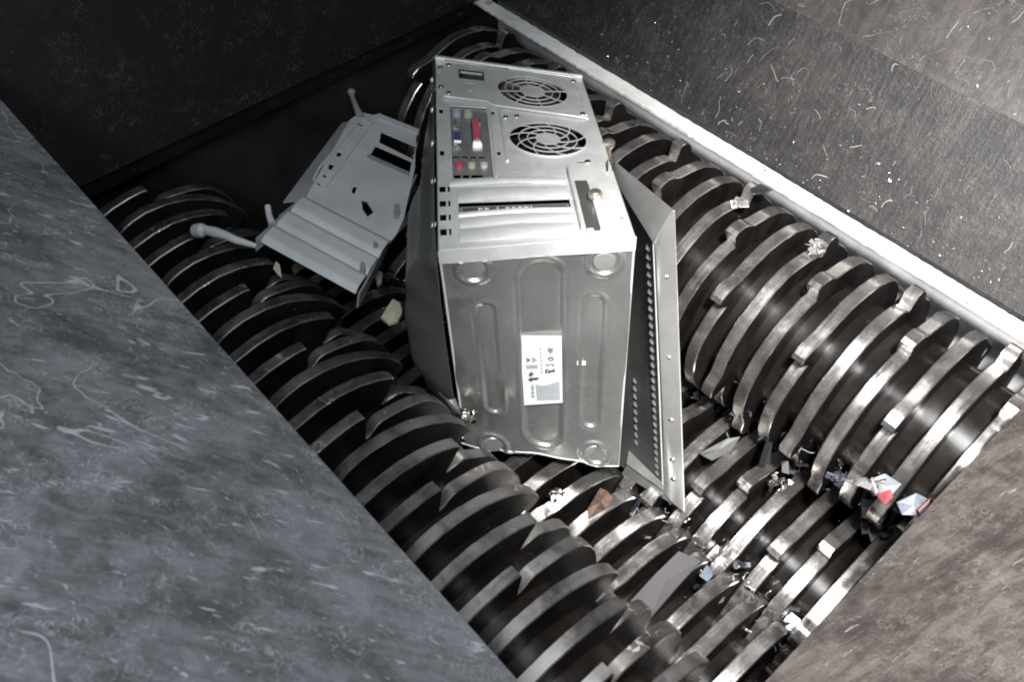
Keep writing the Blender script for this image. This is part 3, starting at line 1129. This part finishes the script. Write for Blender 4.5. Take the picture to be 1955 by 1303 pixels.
def lerp4(P, i, j):
    return (P[0] * (1 - i) + P[1] * i) * (1 - j) + (P[3] * (1 - i) + P[2] * i) * j


# inner face
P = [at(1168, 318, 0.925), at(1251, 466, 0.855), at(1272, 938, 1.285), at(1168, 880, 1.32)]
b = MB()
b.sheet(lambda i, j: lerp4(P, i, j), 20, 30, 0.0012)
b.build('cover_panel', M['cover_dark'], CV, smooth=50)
nrm = (P[1] - P[0]).cross(P[3] - P[0]).normalized()
if nrm.dot(T(0, 0, 0) - P[0]) < 0:
    nrm = -nrm
# flange facing the viewer
Q = [at(1250, 464, 0.856), at(1286, 402, 0.835), at(1306, 976, 1.300), at(1268, 934, 1.285)]
b = MB()
b.sheet(lambda i, j: lerp4(Q, i, j) + nrm * 0.002 * math.sin(math.pi * i) * 1.5, 6, 30, 0.0014)
b.build('cover_flange', M['cover'], CV, smooth=50)
# sloping top strip
Q2 = [at(1165, 300, 0.905), at(1286, 402, 0.834), at(1250, 466, 0.854), at(1166, 328, 0.925)]
b = MB()
b.sheet(lambda i, j: lerp4(Q2, i, j) + Vector((0, 0, 0.003)) * math.sin(math.pi * j), 14, 6, 0.0014)
b.build('cover_top_strip', M['cover'], CV, smooth=50)
Q3 = [at(1200, 884, 1.290), at(1270, 935, 1.284), at(1305, 974, 1.301), at(1188, 905, 1.33)]
b = MB()
b.sheet(lambda i, j: lerp4(Q3, i, j), 10, 4, 0.0012)
b.build('cover_lower_fold', M['cover'], CV, smooth=50)
b = MB()
Q4 = [at(1216, 800, 1.24), at(1264, 820, 1.205), at(1270, 936, 1.282), at(1200, 886, 1.29)]
b.sheet(lambda i, j: lerp4(Q4, i, j) + nrm * 0.002, 8, 8, 0.001)
b.build('cover_corner', M['cover'], CV, smooth=50)
b = MB()
b.tube([lerp4(Q, 0.0, t / 20) + nrm * .001 for t in range(21)], 0.0012, 6)
b.tube([lerp4(Q, 1.0, t / 20) for t in range(21)], 0.0012, 6)
b.tube([lerp4(Q, 0.45, t / 20) + nrm * .0025 for t in range(21)], 0.0007, 6)
b.build('cover_fold', M['zinc'], CV, smooth=50)
# vents: two rows of small louvres
for i0, j0, j1, cnt in ((0.87, 0.05, 0.93, 30), (0.50, 0.62, 0.86, 9)):
    for q in range(cnt):
        j = j0 + (j1 - j0) * q / (cnt - 1)
        c = lerp4(P, i0, j) + nrm * 0.0012
        e1 = (P[1] - P[0]).normalized() * 0.0052
        e2 = (P[3] - P[0]).normalized() * 0.0014
        b = MB()
        b.sheet(lambda i, jj: c + e1 * (i * 2 - 1) + e2 * (jj * 2 - 1) + nrm * 0.0020 * math.sin(math.pi * i) * jj, 6, 3, 0.0006)
        b.build('vent', M['zinc_dull'], CV, smooth=50)
for j in (0.165, 0.435, 0.665, 0.82, 0.90):
    b = MB()
    c = lerp4(Q, 0.62, j) + nrm * 0.002
    b.lathe(c, nrm, [(0.0034, 0), (0.0030, 0.0025), (0.0014, 0.004), (0, 0.0042)], 12)
    b.build('spot_weld', M['chrome'], CV, smooth=40)

# ------------------------------------------------------------------ plastic front bezel at the left of the case
PA, PB, PCc = at(500, 455, 0.995), at(680, 557, 1.02), at(690, 215, 1.06)
Nf = (PB - PA).cross(PCc - PA).normalized()
if Nf.dot(T(0, 0, 0) - PA) < 0:
    Nf = -Nf


def bz(px, py, h=0.0):
    """photo-plane sketch of the bezel put on its real plane, h in mm towards the normal"""
    d = ray(px, py)
    o_ = T(0, 0, 0)
    t = (PA - o_).dot(Nf) / d.dot(Nf)
    return o_ + d * t + Nf * (h * 0.001)


BZ = thing('front_bezel', bz(600, 480, 0), 'pale grey plastic front bezel with ribs and two dark bays left of the computer case', 'bezel')
b = MB()
body = [(583, 378), (668, 228), (690, 214), (712, 219), (724, 217), (799, 247), (795, 262), (792, 322), (786, 350), (770, 420), (757, 447), (745, 462)]
bay1 = [(728, 250), (794, 278), (789, 304), (724, 272)]
bay2 = [(718, 277), (786, 307), (782, 332), (706, 297)]
prt = [[(645, 288), (654, 290), (649, 299), (642, 298)], [(630, 311), (639, 314), (632, 325), (626, 321)], [(619, 331), (625, 333), (621, 339), (616, 337)],
       [(607, 347), (613, 350), (609, 354), (604, 352)], [(680, 232), (694, 236), (693, 241), (678, 236)], [(676, 354), (683, 356), (676, 371), (671, 366)],
       [(690, 380), (700, 383), (714, 405), (702, 414), (692, 400)], [(663, 270), (666, 271), (665, 274), (662, 273)], [(601, 341), (604, 342), (603, 345), (600, 344)]]
b.prism([body, bay1, bay2] + prt, bz, 0, -2.5)
b.build('bezel_face', M['plastic'], BZ, bevel=0.0005)
# corrugated lower part


def cor(i, j):
    # i across, j from the face down to the lower edge
    a0 = Vector((583, 378)); a1 = Vector((745, 462))
    b0 = Vector((500, 458)); b1 = Vector((680, 557))
    p = (a0 * (1 - i) + a1 * i) * (1 - j) + (b0 * (1 - i) + b1 * i) * j
    return bz(p.x, p.y, -1 + 5.0 * min(1.0, 1.5 * abs(math.sin(math.pi * 3 * j)) ** 0.9) - 3 * j)


b = MB()
b.sheet(cor, 24, 60, 0.002)
b.build('corrugated_ribs', M['plastic'], BZ, smooth=50)
b = MB()
b.sheet(lambda i, j: bz((583 + 83 * i) * (1 - j) + (541 + 112 * i) * j, (379 - 150 * i) * (1 - j) + (377 - 150 * i) * j, -1.5 - 5 * j), 12, 4, 0.002)
b.build('bezel_side', M['plastic_edge'], BZ, smooth=50)
b = MB()
b.sheet(lambda i, j: bz((552 + 33 * i) * (1 - j) + (532 + 38 * i) * j, (410 - 30 * i) * (1 - j) + (404 - 30 * i) * j, -2 - 4 * j), 8, 4, 0.002)
b.sheet(lambda i, j: bz(488 + (545 - 488) * i, 452 - (452 - 400) * i + 16 * j, -2 - 8 * j), 8, 4, 0.002)
b.build('bezel_side', M['plastic_edge'], BZ, smooth=50)
b = MB()
b.sheet(lambda i, j: bz(682 + (792 - 682) * i ** .9 + 2, 557 - (557 - 330) * i, -2 - 22 * j), 14, 3, 0.002)
b.build('bezel_side', M['plastic_edge'], BZ, smooth=50)
b = MB()
b.prism([[(722, 219), (800, 250), (798, 258), (720, 228)]], bz, 0.3, 3)
b.build('bezel_top_lip', M['plastic'], BZ, bevel=0.0006)
b = MB()
b.prism([[(703, 296), (782, 331), (781, 337), (700, 302)]], bz, 0.2, 2)
b.build('bay_lip', M['plastic_edge'], BZ)
b = MB()
frame = [(596, 345), (607, 322), (690, 225), (712, 236), (621, 362), (612, 364)]
inner = [(600, 346), (610, 325), (691, 229), (708, 238), (620, 359), (612, 361)]
b.prism([frame, inner], bz, 0.2, 2.2)
b.build('port_frame', M['plastic'], BZ, bevel=0.0004)
b = MB()
b.tube([bz(690, 224, -2), bz(679, 205, 2), bz(671, 188, 5)], 0.0048, 10, taper=[1.2, .8, .7])
b.lathe(bz(670, 186, 8), Nf, [(0.004, -.004), (0.006, 0), (0.005, .004), (0.002, .006)], 12)
b.build('mounting_peg', M['plastic_edge'], BZ, smooth=50)
b = MB()
b.tube([bz(520, 425, -2), bz(514, 412, 0), bz(511, 398, 3)], 0.0042, 10, taper=[1.1, .9, .9])
b.build('mounting_peg', M['plastic'], BZ, smooth=50)
for px, py, L in ((757, 410, 26), (717, 475, 16), (692, 520, 24)):
    b = MB()
    b.prism([[(px - 5, py - L * .5), (px + 3, py - L * .55), (px + 6, py), (px + 2, py + L * .4), (px - 6, py + L * .3)]], bz, 2, 5.5)
    b.build('snap_clip', M['plastic_edge'], BZ, bevel=0.0006)

# pale tube-like plastic arm
b = MB()
pts = [at(374, 441, 0.985), at(386, 440, 0.98), at(394, 440, 0.98), at(412, 444, 0.975), at(432, 450, 0.975), at(452, 459, 0.975), at(490, 470, 0.98)]
b.tube(pts, 0.0062, 14, taper=[1.3, 1.35, 0.9, 0.98, 0.8, 0.72, 0.45])
o = b.build('broken_plastic_tube', M['plastic'], smooth=40)
tag(o, 'pale broken plastic tube sticking out left of the front bezel over the worn rotor', 'plastic tube')


# ------------------------------------------------------------------ loose scraps
def poly_scrap(name, pts, hs, th, mat, label, cat='scrap', group=None, bevel=0.0004):
    W = [at(px, py, h) for (px, py), h in zip(pts, hs)]
    c = sum(W, Vector()) / len(W)
    nn = (W[1] - W[0]).cross(W[2] - W[0]).normalized()
    if nn.dot(T(0, 0, 0) - c) < 0:
        nn = -nn
    b = MB()
    k_ = len(W)
    # centre fan top and bottom so bent outlines stay solid
    vs = W + [c + nn * th * .3] + [p - nn * th for p in W] + [c - nn * th * .7]
    fs = [(i, (i + 1) % k_, k_) for i in range(k_)] + [(k_ + 1 + (i + 1) % k_, k_ + 1 + i, 2 * k_ + 1) for i in range(k_)]
    fs += [(i, k_ + 1 + i, k_ + 1 + (i + 1) % k_, (i + 1) % k_) for i in range(k_)]
    b.add(vs, fs)
    o_ = b.build(name, mat, bevel=bevel)
    return tag(o_, label, cat, group)


poly_scrap('sheet_strip', [(1204, 1148), (1250, 1098), (1296, 1053), (1338, 1071), (1300, 1112), (1240, 1182)], [1.16, 1.19, 1.22, 1.24, 1.22, 1.17], 0.003,
           M['grey_bar'], 'flat dull grey sheet strip bridging the gap at the bottom centre of the rotors', 'sheet strip')
poly_scrap('metal_scrap', [(1124, 992), (1122, 972), (1146, 932), (1160, 938), (1172, 952), (1158, 972)], [1.245, 1.24, 1.235, 1.235, 1.24, 1.245], 0.002,
           M['copper'], 'coppery bent scrap caught on a rotor tooth below the computer case', 'scrap')
poly_scrap('plastic_scrap', [(978, 964), (992, 948), (1006, 962), (1003, 978), (996, 982)], [1.1, 1.1, 1.1, 1.1, 1.1], 0.006,
           M['mint'], 'small pale greenish cube-like chip beside the worn rotor below the case', 'scrap')
poly_scrap('plastic_scrap', [(727, 606), (738, 588), (750, 570), (764, 578), (768, 595), (760, 612), (742, 618)], [1.12] * 7, 0.005,
           M['cream'], 'yellowish rounded chip lying between the rotors left of the case', 'scrap')
poly_scrap('plastic_scrap', [(716, 528), (722, 516), (730, 520), (728, 538), (720, 544)], [1.12] * 5, 0.005,
           M['plastic_edge'], 'tiny grey chip just right of the lower end of the front bezel', 'scrap')
poly_scrap('plastic_scrap', [(521, 512), (527, 498), (534, 505), (538, 530), (530, 524)], [1.03] * 5, 0.002,
           M['cream'], 'thin pinkish splinter below the left corner of the front bezel', 'scrap')
poly_scrap('paper_scrap', [(1650, 920), (1690, 905), (1722, 925), (1700, 950), (1668, 948)], [1.07, 1.06, 1.065, 1.075, 1.08], 0.002,
           M['bluegrey'], 'pale blue crumpled scrap beside the red one between the right-hand rotors', 'scrap')
poly_scrap('paper_scrap', [(1672, 945), (1700, 935), (1706, 950), (1690, 966)], [1.063, 1.053, 1.055, 1.065], 0.002,
           M['red'], 'small red scrap touching the pale blue scrap between the right-hand rotors', 'scrap')
poly_scrap('paper_scrap', [(1712, 960), (1750, 942), (1780, 958), (1752, 986), (1722, 984)], [1.07, 1.06, 1.065, 1.075, 1.08], 0.002,
           M['bluegrey'], 'pale grey blue scrap nearest the brownish plate in the right-hand gap', 'scrap')
poly_scrap('paper_scrap', [(1752, 975), (1776, 952), (1790, 962), (1764, 1002)], [1.063, 1.053, 1.058, 1.068], 0.002,
           M['red'], 'larger dark red scrap at the edge of the brownish plate', 'scrap')
poly_scrap('paper_scrap', [(1655, 1010), (1676, 1000), (1686, 1018), (1664, 1035)], [1.29] * 4, 0.002,
           M['bluegrey'], 'small pale scrap low between the bright rotor discs beside the brownish plate', 'scrap')
poly_scrap('plastic_scrap', [(1335, 1100), (1350, 1078), (1362, 1098), (1352, 1112)], [1.3] * 4, 0.002,
           M['bluegrey'], 'pale triangular splinter at the right end of the flat grey strip', 'scrap')
poly_scrap('metal_scrap', [(1335, 866), (1388, 838), (1414, 834), (1396, 862), (1360, 880), (1344, 872)], [1.255, 1.25, 1.25, 1.262, 1.268, 1.262], 0.003,
           M['zinc_side'], 'pale greenish bent plate scrap on the bright rotor right of the steel cover', 'scrap')
poly_scrap('metal_scrap', [(1432, 360), (1452, 350), (1476, 362), (1460, 368), (1440, 370)], [0.955] * 5, 0.002,
           M['chrome'], 'thin shiny splinter lying just below the white rail', 'scrap')

# crumpled foil on rotor teeth
rnd = random.Random(21)
spots = [((1412, 385), 0.965, 'zinc_dull', 'bright crumpled lump on the hooked disc nearest the case, below the rail'),
         ((1560, 470), 0.965, 'zinc_dull', 'shiny crumpled foil on a hook below the middle of the rail'),
         ((1668, 925), 1.05, 'zinc_dull', 'dull white lump on a disc edge of the right-hand rotor'),
         ((1490, 925), 1.27, 'chrome', 'bright crushed foil on a disc of the right inner rotor'),
         ((1060, 945), 1.24, 'chrome', 'glittering shredded foil right below the case bottom edge'),
         ((890, 795), 1.12, 'chrome', 'crushed shiny metal at the lower left corner of the case'),
         ((700, 680), 1.22, 'navy', 'dark blue crushed bits left of the bowed side panel'),
         ((1600, 915), 1.12, 'navy', 'dark blue crumpled plastic deep in the right-hand gap'),
         ((1345, 1120), 1.36, 'navy', 'dark blue crumpled plastic near the flat grey strip')]
for (pp, h, mt, lb) in spots:
    b = MB()
    for q in range(16):
        b.chip(at(pp[0] + rnd.gauss(0, 9), pp[1] + rnd.gauss(0, 7), h + rnd.uniform(-.006, .008)), (rnd.uniform(.003, .008), rnd.uniform(.0015, .004), .0005), 0, rnd)
    o = b.build('crumpled_scrap', M[mt])
    tag(o, lb, 'scrap')


# fine debris nobody could count
def crumbs(name, label, gen, n, size, mats, seed):
    rnd_ = random.Random(seed)
    b_ = MB()
    for q in range(n):
        p = gen(rnd_)
        s_ = rnd_.uniform(*size) * rnd_.choice((.5, .7, 1, 1, 1.6))
        b_.chip(p, (s_, s_ * rnd_.uniform(.2, .6), s_ * .12), rnd_.randrange(len(mats)), rnd_)
    o_ = b_.build(name, mats)
    return tag(o_, label, 'debris', kind='stuff')


def on_right(r):
    j = abs(r.gauss(0, .32)) % 1
    return T(0.02 + 1.0 * r.random() ** 1.5, 1.083 + 0.115 * j - .0015, -0.962 + 0.186 * j + .0015)


def on_right2(r):
    j = abs(r.gauss(0, .09)) % .5
    return T(0.1 + 1.0 * r.random(), 1.198 + 0.95 * j - .0015, -0.776 + 1.05 * j + .0015)


def curls(name, label, f, n, seed, mats, length=(0.010, 0.034), rad=0.00032, umax=0.85):
    """thin curly hairs lying on a plate, f(a,b)->point"""
    rnd_ = random.Random(seed)
    b_ = MB()
    for q in range(n):
        a, c = rnd_.random(), rnd_.random()
        ang = rnd_.gauss(0.9, 0.7)
        L = rnd_.uniform(*length)
        kk = rnd_.uniform(-1.6, 1.6)
        pts_ = []
        x, y = a, c
        for w in range(6):
            pts_.append((x, y))
            ang += kk * .3 + rnd_.gauss(0, .35)
            x += math.cos(ang) * L / 5
            y += math.sin(ang) * L / 5
        W = [f(x_, y_) for x_, y_ in pts_]
        b_.tube(W, rad * rnd_.uniform(.6, 1.6), 4, rnd_.randrange(len(mats)))
    o_ = b_.build(name, mats)
    return tag(o_, label, 'debris', kind='stuff')


crumbs('metal_shavings', 'glittering metal crumbs on the dark plate just above the rail', on_right, 800, (0.0004, 0.0012), [M['sliver'], M['chrome'], M['fibre']], 31)
crumbs('metal_shavings', 'metal crumbs gathered along the crease of the upper right plates', on_right2, 240, (0.0004, 0.0013), [M['sliver'], M['fibre']], 32)


def fr(a, c):
    j = min(.98, max(.02, .15 + c / 0.19))
    return T(0.05 + a * 0.9, 1.083 + 0.115 * j - .002, -0.962 + 0.186 * j + .0012)


def wrap_r(a, c):
    return fr(a, c * 0.15)


def curl_field(seed, n, u0, u1, plane, L, name, label, mats, rad):
    rnd_ = random.Random(seed)
    b_ = MB()
    clusters = [(rnd_.uniform(u0, u1), rnd_.random()) for _ in range(9)]
    for q in range(n):
        if rnd_.random() < .55:
            c0 = rnd_.choice(clusters)
            uu, jj = c0[0] + rnd_.gauss(0, .035), c0[1] + rnd_.gauss(0, .10)
        else:
            uu, jj = rnd_.uniform(u0, u1), rnd_.random()
        ang = math.pi / 2 + rnd_.gauss(0, .5)
        kk = rnd_.uniform(-1.0, 1.0)
        l = rnd_.uniform(*L)
        pts_ = []
        du, dj = 0.0, 0.0
        for w in range(7):
            pts_.append(plane(uu + du, jj, dj))
            ang += kk * .25 + rnd_.gauss(0, .35)
            du += math.cos(ang) * l / 6
            dj += math.sin(ang) * l / 6
        b_.tube(pts_, rad * rnd_.uniform(.5, 1.5), 4, rnd_.randrange(len(mats)))
    o_ = b_.build(name, mats)
    tag(o_, label, 'debris', kind='stuff')


e1 = Vector((0, 0.115, 0.186)); e1n = e1.normalized()


def pl_r(u, j, dj):
    q = max(0.01, min(.215, .2187 * min(1, max(0, j)) + dj))
    return T(u, 1.083 + e1n.y * q - .0010, -0.962 + e1n.z * q + .0008)


e2n = Vector((0, 0.95, 1.05)).normalized()


def pl_u(u, j, dj):
    q = max(0.01, .30 * min(1, max(0, j)) ** 1.3 + dj)
    return T(u, 1.198 + e2n.y * q - .0010, -0.776 + e2n.z * q + .0008)


curl_field(41, 70, 0.05, 0.80, pl_r, (0.006, 0.034), 'fibre_shreds', 'curly pale shreds stuck to the dark plate above the rail', [M['fibre'], M['fibre'], M['sliver']], 0.00030)
curl_field(42, 70, 0.25, 0.95, pl_u, (0.012, 0.06), 'fibre_shreds', 'curly pale shreds on the dusty brown plate at the top right', [M['fibre']], 0.00032)


def in_gap(r):
    w = r.random()
    if w < .45:
        return T(r.uniform(.1, .95), 0.66 + r.gauss(0, .03), -1.36 + abs(r.gauss(0, .02)))
    if w < .7:
        return T(r.uniform(.08, .6), 0.875 + r.gauss(0, .01), -1.31 + r.gauss(0, .01))
    return T(r.uniform(.1, 1.1), 0.40 + r.gauss(0, .012), -1.32 + r.gauss(0, .01))


crumbs('shredded_scrap', 'small shredded bits lying in the gaps between the rotors', in_gap, 420, (0.0012, 0.006), [M['zinc_dull'], M['navy'], M['chrome'], M['bluegrey'], M['black']], 55)


def in_valley(r):
    w = r.random()
    if w < .5:
        return T(r.uniform(.10, .50), 0.835 + r.gauss(0, .012), -1.20 + r.gauss(0, .03))
    return T(r.uniform(.10, .42), 0.665 + r.gauss(0, .02), -1.34 + abs(r.gauss(0, .02)))


crumbs('crushed_plastic', 'dark crushed plastic packed into the gaps between the right-hand rotors', in_valley, 80, (0.003, 0.010), [M['navy'], M['black'], M['grey_bar'], M['bluegrey'], M['zinc_side']], 56)


# tangled wire and strip shavings in the gaps
b = MB()
rnd = random.Random(77)
for q in range(130):
    p = (in_valley if rnd.random() < .6 else in_gap)(rnd) + Vector((0, 0, rnd.uniform(0, .012)))
    d = Vector([rnd.gauss(0, 1) for _ in range(3)]).normalized()
    pts_ = [p]
    L = rnd.uniform(.004, .014)
    for w in range(5):
        d = (d + Vector([rnd.gauss(0, .6) for _ in range(3)])).normalized()
        pts_.append(pts_[-1] + d * L / 5 * 1.4)
    b.tube(pts_, rnd.uniform(.0003, .0008), 5, rnd.randrange(3))
o = b.build('tangled_shavings', [M['zinc_dull'], M['chrome'], M['black']], smooth=60)
tag(o, 'tangled wire ends and thin metal shavings caught between the rotors', 'debris', kind='stuff')
